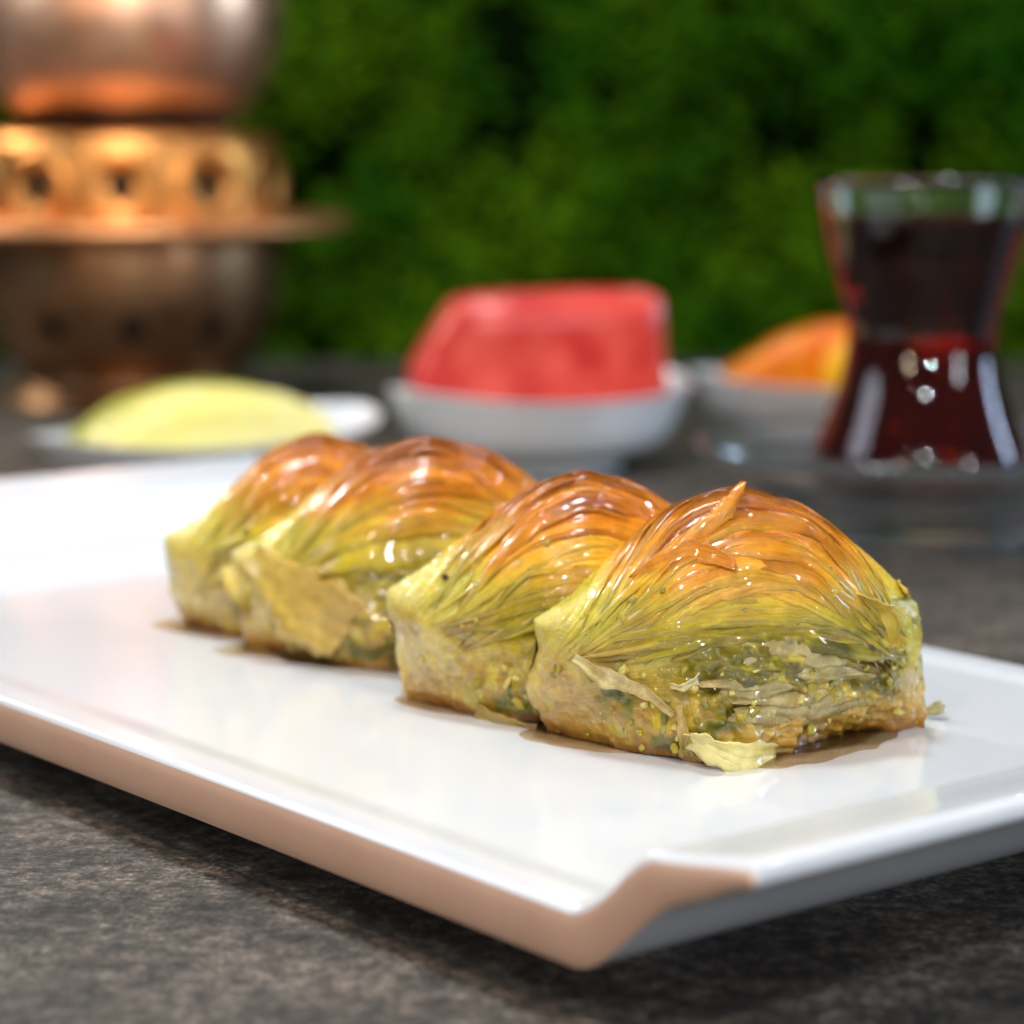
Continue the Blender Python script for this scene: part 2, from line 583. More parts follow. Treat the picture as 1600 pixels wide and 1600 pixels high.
def surf(u, v, p):
    """u: left corner to right corner; v: front foot, up the front, over the top, down the back"""
    u, v = np.broadcast_arrays(np.asarray(u, float), np.asarray(v, float))
    uc = np.clip(u, -1, 1)
    ht = np.interp(uc, _uu, _zz) * p['sz']
    zc = 1.45 * p['sz'] + 0 * ht
    yf = np.maximum(softmin((uc + 1) / (UF + 1), (1 - uc) / (1 - UF), 0.36) + 0.05 * (1 - uc * uc), 0) * 2.25
    yb = np.maximum(softmin((uc + 1) / (UB + 1), (1 - uc) / (1 - UB), 0.22), 0) * 2.25
    el = np.sqrt(np.maximum(1 - uc * uc, 0)) ** 1.15 * 2.1
    ef, eb = el * 0.72 + yf * 0.28, el * 0.72 + yb * 0.28
    win = np.maximum(1 - uc * uc, 0) ** 0.5
    w1 = np.clip(v / V1, 0, 1)
    w3 = np.clip((1 - v) / (1 - V2), 0, 1)
    ph = np.clip((v - V1) / (V2 - V1), 0, 1) * np.pi
    c, s = np.cos(ph), np.sin(ph)
    c = np.sign(c) * np.abs(c) ** 0.88
    yd = np.where(c > 0, -c * ef, -c * eb)
    zd = zc + (ht - zc) * s ** 0.95
    yfront = -(yf + (ef - yf) * w1 * w1) - 0.16 * np.sin(np.pi * w1) * win
    yback = (yb + (eb - yb) * w3 * w3) + 0.1 * np.sin(np.pi * w3) * win
    y = np.where(v < V1, yfront, np.where(v > V2, yback, yd))
    z = np.where(v < V1, w1 * zc, np.where(v > V2, w3 * zc, zd))
    zr = z / p['sz']
    flare = np.where(uc < 0, 1.0, 0.25) * sm(np.abs(uc), 0.72, 1.0) * (0.06 * np.exp(-((zr - 1.85) / 0.35) ** 2) - 0.0)
    sd = p['sd']
    tip = sm(np.abs(uc), 0.6, 1.0)
    flare = flare + tip * np.where(uc < 0, 0.11, 0.05) * noise(zr * 1.3, np.sign(uc) * 3.0, 0, sd + 61) + np.where(uc > 0, 1.0, 0.0) * tip * (0.16 - 0.13 * zr) * (zr < 2.2)
    wob = 1 + 0.13 * noise(uc * 2.0, zr * 0.9, np.sign(y), sd + 62) * (1 - tip) + 0.05 * noise(uc * 5.0, zr * 2.0, np.sign(y), sd + 64)
    wob = wob - 0.12 * (1 - sm(zr, 0.0, 0.75)) * (0.9 + 0.5 * noise(uc * 4.0, 0.5, np.sign(y), sd + 65)) + 0.05 * np.exp(-((zr - 1.1) / 0.5) ** 2)
    flare = flare - np.where(uc < 0, 0.16, 0.0) * tip * (1 - sm(zr, 0.0, 0.8))
    z = z * (1 + 0.035 * noise(uc * 2.4, y * 0.8, 0, sd + 63) * sm(zr, 1.0, 2.0))
    return np.stack([p['a'] * u + np.sign(u) * flare, y * wob * p['sy'], z], -1)


VB = 0.215


def arch(u):
    return 0.06 + 0.94 * np.maximum(1 - np.abs(u) ** 2.2, 0) ** 0.65


def fold_k(u, v):
    """fold coordinate: constant along one arching sheet edge"""
    vb = VB - 0.17 * sm(-u, 0.1, 0.8) - 0.10 * sm(u, 0.4, 0.95)
    return np.where(v > vb, vb + (v - vb) / arch(u), vb - (vb - v) * 0.12)


def normals(u, v, p, e=0.004):
    du = surf(np.clip(u + e, -1, 1), v, p) - surf(np.clip(u - e, -1, 1), v, p)
    dv = surf(u, np.clip(v + e, 0, 1), p) - surf(u, np.clip(v - e, 0, 1), p)
    n = np.cross(du, dv)
    ln = np.linalg.norm(n, axis=-1, keepdims=True)
    n = n / np.maximum(ln, 1e-9)
    bad = (ln[..., 0] < 1e-6)
    n[bad] = (0, -0.3, 0.95)
    return n


def zcolor(z):
    return np.stack([np.interp(z, STOPS_Z, STOPS_C[:, k]) for k in range(3)], -1)


def mixc(a, b, t):
    return a * (1 - t[..., None]) + np.asarray(b) * t[..., None]


def body_colors(u, v, pos, sd, sz):
    x, y, z = pos[..., 0], pos[..., 1], pos[..., 2] / sz
    zz = z + 0.30 * noise(u * 2.2, v * 38, 0, sd + 3) * sm(z, 1.2, 2.4) + 0.28 * noise(u * 2.6 + 7, v * 9, 0, sd + 4) * sm(z, 2.2, 3.0) + 0.20 * noise(x * 1.3, y * 1.3, z * 1.3, sd + 5)
    zz = zz - 0.45 * sm(np.abs(u), 0.45, 1.0) * sm(z, 1.7, 2.3)        # paler towards both corners
    c = zcolor(np.clip(zz, 0, 4))
    band = (1 - sm(z, 1.7, 2.3)) * sm(z, 0.35, 0.8)
    inner = band * sm(u, -0.55, -0.1) * (1 - sm(u, 0.75, 0.95))
    g = fbm(x * 1.5, y * 1.5, z * 3.2, sd + 11, 3)
    c = mixc(c, lin((104, 98, 16)), inner * sm(g, 0.05, 0.5) * 0.9)
    c = mixc(c, lin((146, 134, 98)), inner * sm(-g, 0.1, 0.6) * 0.85)
    g2 = fbm(x * 4, y * 4, z * 7, sd + 21, 2)
    c = mixc(c, lin((82, 76, 30)), inner * sm(g2, 0.35, 0.8) * 0.8)
    c = mixc(c, lin((192, 176, 40)), inner * sm(-g2, 0.45, 0.9) * 0.8)
    lw = (1 - sm(u, -0.62, -0.38)) * (1 - sm(z, 1.9, 2.4)) * sm(z, 0.2, 0.6)
    cream = mixc(np.broadcast_to(lin((210, 184, 92)), c.shape), lin((182, 146, 76)), sm(fbm(x * 2, y * 2, z * 2, sd + 31), -0.3, 0.5))
    c = mixc(c, cream, lw * 0.8)
    cv = sm(u, -0.78, -0.6) * (1 - sm(u, -0.12, 0.05)) * (1 - sm(z + 0.3 * noise(x * 1.5, y * 1.5, z, sd + 41), 0.75, 1.15)) * sm(z, 0.05, 0.2)
    g3 = fbm(x * 3.2, y * 3.2, z * 3.2, sd + 43, 3)
    c = mixc(c, lin((168, 130, 46)), cv * 0.75)
    c = mixc(c, lin((112, 112, 22)), cv * sm(g3, 0.0, 0.4) * 0.9)
    c = mixc(c, lin((196, 176, 60)), cv * sm(-g3, 0.15, 0.5) * 0.9)
    c = mixc(c, lin((70, 70, 18)), cv * sm(g3, 0.5, 0.8) * 0.9)
    yl = (1 - sm(u, -0.7, -0.45)) * sm(z, 1.35, 1.9) * (1 - sm(z, 2.3, 2.7))
    c = mixc(c, lin((218, 204, 70)), yl * 0.75)
    rw = sm(u, 0.72, 0.92) * sm(z, 0.9, 1.3) * (1 - sm(z, 2.2, 2.6))
    c = mixc(c, lin((204, 188, 52)), rw * 0.7)
    return c


def build_body(p, sd, root, nu=300, nv=260):
    u = np.sin(np.linspace(-1, 1, nu) * np.pi / 2 * 0.94) / math.sin(np.pi / 2 * 0.94)
    v = np.linspace(0, 1, nv)
    U, Vv = np.meshgrid(u, v, indexing='ij')
    P = surf(U, Vv, p)
    N = normals(U, Vv, p)
    win = np.maximum(1 - U * U, 0) ** 0.45
    x, y, z = P[..., 0], P[..., 1], P[..., 2]
    dome = sm(Vv, V1 - 0.02, V1 + 0.06)
    K = fold_k(U, Vv)
    warp = noise(U * 1.7, K * 5, 0, sd) * 1.2 + noise(U * 0.8 + 5, K * 14, 0, sd + 1) * 0.5
    q = K * 24 + warp
    fr = q - np.floor(q)
    amp = 0.5 + 0.5 * _hash(np.floor(q), np.floor(q) * 0, np.floor(q) * 0, sd)
    saw = (1 - fr) ** 1.5 * sm(fr, 0.0, 0.12)
    d = 0.065 * (saw - 0.4) * amp * dome * win
    d += 0.03 * noise(U * 3.0, K * 75 + warp * 2, 0, sd + 2) * dome * win
    q2 = K * 58 + warp * 1.7
    f2 = q2 - np.floor(q2)
    d += 0.032 * ((1 - f2) * sm(f2, 0, 0.2) - 0.4) * sm(K, 0.30, 0.42) * dome * win
    # front filling: layered, open, with cavities
    fil = (1 - sm(Vv, V1 - 0.01, V1 + 0.10)) * sm(U, -0.5, -0.15) * (1 - sm(U, 0.8, 0.97))
    lam = z * 5.5 + 1.3 * noise(x * 0.8, y * 0.8, z * 0.7, sd + 6)
    fl = lam - np.floor(lam)
    d += fil * 0.07 * ((1 - fl) * sm(fl, 0, 0.2) - 0.45) * (0.5 + 0.5 * noise(x, y, z * 1.5, sd + 12))
    d += fil * 0.15 * fbm(x * 1.5, y * 1.5, z * 2.4, sd + 7)
    d += fil * 0.05 * fbm(x * 5, y * 5, z * 5, sd + 13)
    # crumbly walls
    low = 1 - sm(Vv, V1 - 0.02, V1 + 0.08)
    d += low * 0.04 * fbm(x * 2.4, y * 2.4, z * 2.4, sd + 8) + 0.012 * fbm(x * 9, y * 9, z * 9, sd + 9) * (0.35 + low)
    # foot drawn in a little, unevenly
    d -= 0.12 * (1 - sm(z, 0.0, 0.25)) * (0.5 + 0.5 * noise(x * 2.5, y * 2.5, 0, sd + 10))
    P2 = P + N * d[..., None]
    P2[..., 2] = np.maximum(P2[..., 2], 0.0)
    C = body_colors(U, Vv, P, sd, p['sz'])
    o = link('pastry_body', mesh('pastry_body', P2.reshape(-1, 3), [f[::-1] for f in gridfaces(nu, nv)][::1], C.reshape(-1, 3), uv=np.stack([U, np.clip(K, -1, 2)], -1).reshape(-1, 2)), PASTRY, root)
    return o, P2


def build_fold(p, sd, root, rnd, v0, u0, u1, dv, off, nu=44, nc=6, name='filo_fold', tint=None):
    """one sheet lying over the dome like a shingle, free lower edge lifted"""
    t = np.linspace(0, 1, nu)
    u = u0 + (u1 - u0) * t
    ar = 1.0
    if v0 > VB:
        ue = np.where(u < 0, abs(min(u0, -0.6)), max(u1, 0.6)) * 1.0
        ar = np.maximum(1 - np.minimum(np.abs(u) / np.maximum(ue, 0.75), 1) ** 2.2, 0) ** 0.65
    ph = rnd.uniform(0, 6.28, 3)
    wob = 0.008 * np.sin(t * 4 + ph[0]) + 0.003 * np.sin(t * 9 + ph[1])
    tape = np.clip(np.sin(np.pi * np.clip(t * 0.96 + 0.02, 0, 1)), 0, 1) ** 0.45
    c = np.linspace(0, 1, nc)
    T, Cc = np.meshgrid(t, c, indexing='ij')
    Ug = np.broadcast_to(u[:, None], T.shape) + 0.02 * noise(T * 20, Cc * 2, 0, sd) * ((T < 0.1) | (T > 0.9))
    rag = 0.07 * noise(T * 12, T * 0, 0, sd + 2) + 0.06 * noise(T * 40, T * 0, 0, sd + 4)
    vend = np.where(u < 0, rnd.uniform(0.05, 0.26), rnd.uniform(0.10, 0.27))
    vc = v0 + wob if v0 <= VB else vend + (v0 + wob - vend) * ar
    Vg = vc[:, None] + dv * (tape * (0.35 + 0.65 * ar))[:, None] * (Cc - 0.5 - rag * (1 - Cc))
    Ug, Vg = np.clip(Ug, -0.985, 0.985), np.clip(Vg, 0.02, 0.98)
    P = surf(Ug, Vg, p)
    N = normals(Ug, Vg, p)
    lift = off * (1 - Cc) ** 1.3 * tape[:, None] + 0.035 * np.sin(Cc * np.pi) * tape[:, None] - 0.04 * (Cc ** 3) + 0.03 * tape[:, None]
    lift = lift - 0.10 * (1 - tape[:, None]) + 0.02 * noise(T * 9, Cc * 3, 0, sd + 6)
    th = 0.02
    A = P + N * lift[..., None]
    B = P + N * (lift - th)[..., None]
    col = body_colors(Ug, Vg, P, sd, p['sz'])
    k = rnd.uniform(0.74, 1.2)
    col = col * k * np.array([1.0, rnd.uniform(0.9, 1.06), rnd.uniform(0.7, 1.2)])
    if tint is not None:
        col = col * (1 - tint[1]) + np.asarray(lin(tint[0])) * tint[1]
    n = nu * nc
    V = np.concatenate([A.reshape(-1, 3), B.reshape(-1, 3)])
    F = [f[::-1] for f in gridfaces(nu, nc)] + gridfaces(nu, nc, n)
    for i in range(nu - 1):
        F.append((i * nc, (i + 1) * nc, n + (i + 1) * nc, n + i * nc))
        F.append((i * nc + nc - 1, n + i * nc + nc - 1, n + (i + 1) * nc + nc - 1, (i + 1) * nc + nc - 1))
    kk = (v0 + dv * (Cc - 0.5)) * (1.0 if tint is None else 0.15) + sd * 0.37
    uv = np.stack([Ug, kk], -1).reshape(-1, 2)
    return link(name, mesh(name, V, F, np.concatenate([col.reshape(-1, 3)] * 2), uv=np.concatenate([uv, uv])), FILO if tint is None else FILM, root)


def crumb_meshes():
    out = []
    rnd = np.random.default_rng(77)
    import bmesh
    for k in range(5):
        bm = bmesh.new()
        bmesh.ops.create_icosphere(bm, subdivisions=2, radius=S)
        for v in bm.verts:
            n = np.array(v.co) / S
            f = 1 + 0.38 * float(fbm(n[0] * 1.5 + k * 9, n[1] * 1.5, n[2] * 1.5, 3 + k))
            v.co = v.co * f
            v.co.z *= 0.72
        me = bpy.data.meshes.new('pistachio_crumb')
        bm.to_mesh(me)
        bm.free()
        me.materials.append(CRUMB)
        out.append(me)
    return out


CRUMBS = crumb_meshes()


def flake(pts, widths, side, p_root, col1, col2, sd, curl=0.05, name='filo_flake', n=30, nc=7, th=0.03, mat=None):
    """a torn loose shred of filo along a curve; side = width direction"""
    P = np.array(pts, float)
    tt = np.linspace(0, 1, len(P))
    t = np.linspace(0, 1, n)
    ctr = np.array([np.asarray(q) for q in smooth_curve(P, n)])
    wd = np.interp(t, tt, widths)
    side = np.array(side, float)
    side /= np.linalg.norm(side)
    tan = np.gradient(ctr, axis=0)
    tan /= np.linalg.norm(tan, axis=1, keepdims=True) + 1e-9
    nor = np.cross(tan, side)
    nor /= np.linalg.norm(nor, axis=1, keepdims=True) + 1e-9
    c = np.linspace(-0.5, 0.5, nc)
    T, C = np.meshgrid(t, c, indexing='ij')
    rag = 1 + 0.22 * noise(T * 11, np.sign(C) * 3, 0, sd) + 0.12 * noise(T * 31, np.sign(C) * 3, 0, sd + 1)
    A = ctr[:, None, :] + side * (wd[:, None] * C * rag)[..., None] + nor[:, None, :] * (curl * (4 * C * C) + 0.025 * noise(T * 6, C * 4, 0, sd + 2))[..., None]
    B = A - nor[:, None, :] * th
    V = np.concatenate([A.reshape(-1, 3), B.reshape(-1, 3)])
    m = n * nc
    F = gridfaces(n, nc) + [f[::-1] for f in gridfaces(n, nc, m)]
    for i in range(n - 1):
        F.append((i * nc, m + i * nc, m + (i + 1) * nc, (i + 1) * nc))
        F.append((i * nc + nc - 1, (i + 1) * nc + nc - 1, m + (i + 1) * nc + nc - 1, m + i * nc + nc - 1))
    for j in range(nc - 1):
        F.append((j, j + 1, m + j + 1, m + j))
        q = (n - 1) * nc + j
        F.append((q, m + q, m + q + 1, q + 1))
    f = (T + 0.3 * noise(T * 5, C * 3, 0, sd + 5))[..., None]
    f = np.clip(f, 0, 1)
    colr = (lin(col1) * (1 - f) + lin(col2) * f).reshape(-1, 3)
    uv = np.stack([T * 0.4, C * 0.03 + sd], -1).reshape(-1, 2)
    return link(name, mesh(name, V, F, np.concatenate([colr, colr]), uv=np.concatenate([uv, uv])), mat or FILO, p_root)


def smooth_curve(P, n):
    if len(P) == 2:
        return [P[0] + (P[1] - P[0]) * t for t in np.linspace(0, 1, n)]
    Q = np.vstack([2 * P[0] - P[1], P, 2 * P[-1] - P[-2]])
    out = []
    for t in np.linspace(0, len(P) - 1 - 1e-6, n):
        i = int(t)
        f = t - i
        p0, p1, p2, p3 = Q[i:i + 4]
        out.append(0.5 * ((2 * p1) + (p2 - p0) * f + (2 * p0 - 5 * p1 + 4 * p2 - p3) * f * f + (3 * p1 - p0 - 3 * p2 + p3) * f ** 3))
    return out


AX = R(4.0)


def baklava(lpx, lpy, a, sy, sz, sd, label, nfold, ncrumb, shift=(0, 0)):
    lx, ly = un(lpx, lpy, PZ)
    cx, cy = lx + a * math.cos(AX) + shift[0], ly + a * math.sin(AX) + shift[1]
    root = thing('baklava', label, 'baklava', (cx, cy, PZ), AX, 'glazed baklava pieces in a row on the platter')
    p = dict(a=a, sy=sy, sz=sz, sd=sd)
    body, P2 = build_body(p, sd, root)
    rnd = np.random.default_rng(sd)
    for i in range(nfold):
        f = i / (nfold - 1)
        v0 = 0.27 + 0.36 * f + rnd.normal(0, 0.006)
        full = rnd.random() < 0.6
        u0 = rnd.uniform(-0.96, -0.62) if full or rnd.random() < 0.5 else rnd.uniform(-0.6, 0.0)
        u1 = rnd.uniform(0.75, 0.97) if full or u0 > -0.7 else rnd.uniform(-0.1, 0.6)
        build_fold(p, sd + i * 7, root, rnd, v0, u0, u1, rnd.uniform(0.016, 0.062), rnd.uniform(0.01, 0.06) * (1.2 - 0.5 * f))
    # thin pale sheets edging out of the filling
    for i in range(max(4, nfold // 4)):
        v0 = rnd.uniform(0.10, 0.27)
        u0 = rnd.uniform(-0.25, 0.1)
        build_fold(p, sd + 500 + i * 7, root, rnd, v0, u0, u0 + rnd.uniform(0.4, 0.85), rnd.uniform(0.03, 0.06), rnd.uniform(0.02, 0.08), tint=((240, 228, 180), 0.65))
    # pistachio crumbs on the open front
    for i in range(ncrumb):
        u = rnd.uniform(-0.9, 0.95)
        v = min(abs(rnd.normal(0.17, 0.10)) + 0.02, 0.5)
        pos = surf(u, v, p) + normals(np.array([u]), np.array([v]), p)[0] * 0.05
        r = 0.018 + 0.085 * rnd.random() ** 4
        c = link('pistachio_crumb', CRUMBS[int(rnd.integers(5))], None, root, pos)
        c.scale = (r, r * rnd.uniform(0.7, 1.1), r)
        c.rotation_euler = tuple(rnd.uniform(0, 6.28, 3))
    for i in range(ncrumb // 3):
        cu, cv = ((-0.42, 0.08), (0.15, 0.23), (0.32, 0.17), (0.62, 0.25), (0.05, 0.12))[int(rnd.integers(5))]
        u, v = cu + rnd.normal(0, 0.10), float(np.clip(cv + rnd.normal(0, 0.03), 0.015, 0.4))
        pos = surf(u, v, p) + normals(np.array([u]), np.array([v]), p)[0] * 0.02
        r = rnd.uniform(0.05, 0.12)
        c = link('pistachio_crumb', CRUMBS[int(rnd.integers(5))], None, root, pos)
        c.scale = (r * rnd.uniform(0.8, 1.5), r * 0.8, r * rnd.uniform(0.6, 1.0))
        c.rotation_euler = tuple(rnd.uniform(0, 6.28, 3))
    return root, p, P2


def local_of(root_xy, px, py, P2):
    """the point of a pastry's own surface nearest to a photo pixel (to set its loose shreds on it)"""
    ca, sa = math.cos(AX), math.sin(AX)
    q = P2.reshape(-1, 3)
    X = root_xy[0] + q[:, 0] * ca - q[:, 1] * sa
    Y = root_xy[1] + q[:, 0] * sa + q[:, 1] * ca
    Z = PZ + q[:, 2] - H
    dep = Y * math.cos(PITCH) - Z * math.sin(PITCH)
    up = Y * math.sin(PITCH) + Z * math.cos(PITCH)
    e = (800 + FPX * X / dep - px) ** 2 + (800 - FPX * up / dep - py) ** 2
    e = e + (q[:, 1] > 0.4) * 1e6
    return q[int(np.argmin(e))].copy()


b4, p4, Q4 = baklava(832, 1146, 3.10, 1.0, 1.0, 11, 'frontmost baklava piece, in sharp focus, with a torn filo spike standing on its top', 58, 120)
b3, p3, Q3 = baklava(617, 1094, 3.05, 1.0, 0.99, 42, 'second baklava piece from the front, with a dark speck on its yellow left slope', 46, 60)
b2, p2, Q2 = baklava(372, 1014, 3.40, 1.0, 1.0, 73, 'third baklava piece from the front, with a pale folded flap hanging at its left corner', 38, 30)
b1, p1, Q1 = baklava(258, 984, 2.70, 0.95, 0.96, 104, 'farthest baklava piece, blurred at the back end of the row, with a dark brown top', 30, 20, (0.1, 0.4))

# loose shreds on the front piece
rx = (b4.location.x / S, b4.location.y / S)
L4 = lambda x, y: local_of(rx, x, y, Q4)
k = L4(1055, 868); m = L4(1110, 822)
flake([k + (-0.03, -0.08, 0.02), m + (0, -0.26, 0.10), L4(1138, 795) + (0, -0.26, 0.14), L4(1152, 787) + (0.08, -0.20, 0.36)], [0.22, 0.34, 0.30, 0.12], (0.72, 0.0, -0.7), b4, (240, 176, 70), (228, 146, 46), 5, 0.07, th=0.04)
k = L4(985, 905); m = L4(1080, 860)
flake([k + (0, -0.04, 0), L4(1030, 885) + (0, -0.12, 0.03), m + (0, -0.14, 0.02), L4(1150, 880) + (0, -0.10, 0)], [0.1, 0.34, 0.42, 0.2], (0.1, -0.25, -1), b4, (244, 170, 58), (236, 150, 44), 6, -0.05)
flake([L4(898, 1030) + (0, -0.10, 0.05), L4(950, 1058) + (0, -0.10, 0), L4(1000, 1075) + (0, -0.10, 0), L4(1052, 1115) + (0, -0.08, 0)], [0.10, 0.34, 0.20, 0.10], (0.4, -0.3, 0.9), b4, (240, 230, 176), (226, 208, 150), 7, 0.06, mat=FILM)
flake([L4(1058, 1100) + (0, -0.08, 0), L4(1065, 1140) + (0, -0.10, 0), L4(1072, 1180) + (0, -0.08, 0)], [0.12, 0.16, 0.22], (1, -0.2, 0), b4, (222, 204, 140), (214, 186, 110), 8, 0.04, mat=FILM)
flake([L4(1075, 1150) + (0, -0.10, 0), L4(1105, 1160) + (0, -0.30, 0), L4(1160, 1175) + (0, -0.34, -0.02), L4(1208, 1172) + (0, -0.20, 0)], [0.2, 0.55, 0.58, 0.40], (-0.25, -0.2, 0.95), b4, (255, 246, 182), (250, 234, 150), 9, 0.12, th=0.04)
flake([L4(1045, 1066) + (0, -0.06, 0), L4(1065, 1070) + (0, -0.14, 0), L4(1090, 1060) + (0, -0.10, 0.05)], [0.05, 0.12, 0.2], (0, -0.4, 0.9), b4, (250, 236, 150), (226, 222, 190), 10, 0.05)
flake([L4(1335, 930) + (0, -0.02, 0), L4(1370, 950) + (0, -0.10, 0), L4(1395, 1010) + (0, -0.12, 0)], [0.3, 0.55, 0.4], (0.8, -0.5, 0.2), b4, (216, 190, 90), (210, 186, 70), 12, 0.05)
flake([L4(1395, 915) + (0, 0, 0), L4(1405, 925) + (0.06, -0.04, 0.06), L4(1408, 930) + (0.12, -0.04, 0.02)], [0.25, 0.25, 0.1], (0.5, -0.5, -0.7), b4, (224, 190, 80), (220, 184, 80), 13, 0.04)
# a bit fallen beside it
c = link('filo_flake', None)
bpy.data.objects.remove(c)
rx3 = (b3.location.x / S, b3.location.y / S)
L3 = lambda x, y: local_of(rx3, x, y, Q3)
flake([L3(745, 1110) + (0, -0.05, 0.02), L3(785, 1122) + (0, -0.16, -0.02), L3(815, 1135) + (0.05, -0.3, 0.0), L3(825, 1138) + (0.12, -0.4, 0.02)], [0.3, 0.26, 0.16, 0.06], (0.1, -0.5, 0.8), b3, (196, 168, 70), (205, 170, 110), 21, 0.06)
flake([L3(690, 905) + (0, -0.02, 0), L3(715, 860) + (0, -0.05, 0), L3(760, 810) + (0, -0.03, 0)], [0.16, 0.24, 0.2], (0.8, 0, 0.6), b3, (226, 206, 110), (222, 180, 90), 22, 0.04)
rx2 = (b2.location.x / S, b2.location.y / S)
L2 = lambda x, y: local_of(rx2, x, y, Q2)
flake([L2(365, 885) + (-0.10, -0.02, 0.02), L2(385, 920) + (-0.05, -0.16, 0), L2(420, 970) + (0, -0.18, 0), L2(470, 1010) + (0, -0.12, 0)], [0.3, 0.5, 0.55, 0.35], (0.7, -0.3, 0.55), b2, (240, 220, 120), (214, 184, 84), 31, 0.08)
flake([L2(400, 872) + (-0.08, -0.03, 0.06), L2(430, 905) + (0, -0.12, 0), L2(480, 945) + (0, -0.12, 0), L2(545, 990) + (0, -0.05, 0)], [0.5, 1.1, 1.5, 1.1], (0.55, -0.3, 0.75), b2, (236, 208, 98), (204, 170, 88), 32, 0.06)
# dark specks
SPECK = M('burnt_speck').set(Base_Color=(0.05, 0.015, 0.008, 1), Roughness=0.3).m
sp = CRUMBS[0].copy()
sp.materials.clear()
sp.materials.append(SPECK)
c = link('burnt_speck', sp, None, b3, L3(694, 900) + (0, -0.08, 0.0))
c.scale = (0.06, 0.06, 0.07)

fx, fy = un(1462, 1112, PZ + 0.1)
fl = flake([(-0.15, 0, 0.0), (0.02, -0.02, 0.06), (0.18, 0.02, 0.02)], [0.2, 0.3, 0.14], (0.2, -0.5, 0.8), None, (214, 196, 90), (222, 214, 180), 41, 0.05, name='filo_crumb')
fl.location = Vector((fx - 0.03, fy, PZ + 0.13)) * S
tag(fl, 'small pale filo crumb lying on the platter just right of the frontmost baklava', 'crumb')


# ---------------------------------------------------------------- syrup on the platter
def build_syrup():
    bl = []
    for b, a in ((b1, 2.7), (b2, 3.4), (b3, 3.05), (b4, 3.1)):
        bl.append((b.location.x / S, b.location.y / S, a))
    n = 330
    xs = np.linspace(-12, 10, n)
    ys = np.linspace(32, 54, n)
    X, Y = np.meshgrid(xs, ys, indexing='ij')
    Fd = np.full(X.shape, 9.0)
    ca, sa = math.cos(AX), math.sin(AX)
    for cx, cy, a in bl:
        lx = (X - cx) * ca + (Y - cy) * sa
        ly = -(X - cx) * sa + (Y - cy) * ca
        Fd = np.minimum(Fd, (np.abs((lx + 0.25 + 0.25 * ly) / a) ** 1.25 + np.abs(ly / 2.3) ** 1.25) ** 0.8 - 1.0)
    Fd = Fd + 0.10 * noise(X * 0.9, Y * 0.9, 0, 4) + 0.04 * noise(X * 2.6, Y * 2.6, 0, 5)
    Fd = Fd + 0.10 + 0.08 * sm(X, 4, 7)
    ins = Fd < 0.22
    zt = PZ + np.where(Fd < 0.15, 0.04 * sm(0.15 - Fd, 0, 0.16) ** 0.6, -0.15 * (Fd - 0.15))
    V = np.stack([X, Y, zt], -1).reshape(-1, 3)
    F = []
    for i in range(n - 1):
        for j in range(n - 1):
            if ins[i, j] and ins[i + 1, j] and ins[i, j + 1] and ins[i + 1, j + 1]:
                F.append((i * n + j, (i + 1) * n + j, (i + 1) * n + j + 1, i * n + j + 1))
    used = np.unique(np.array(F).ravel())
    mp = -np.ones(len(V), int)
    mp[used] = np.arange(len(used))
    o = link('syrup_puddle', mesh('syrup_puddle', V[used], mp[np.array(F)]), SYRUP)
    tag(o, 'thin amber syrup pooled on the platter under the baklava row', 'syrup')


build_syrup()


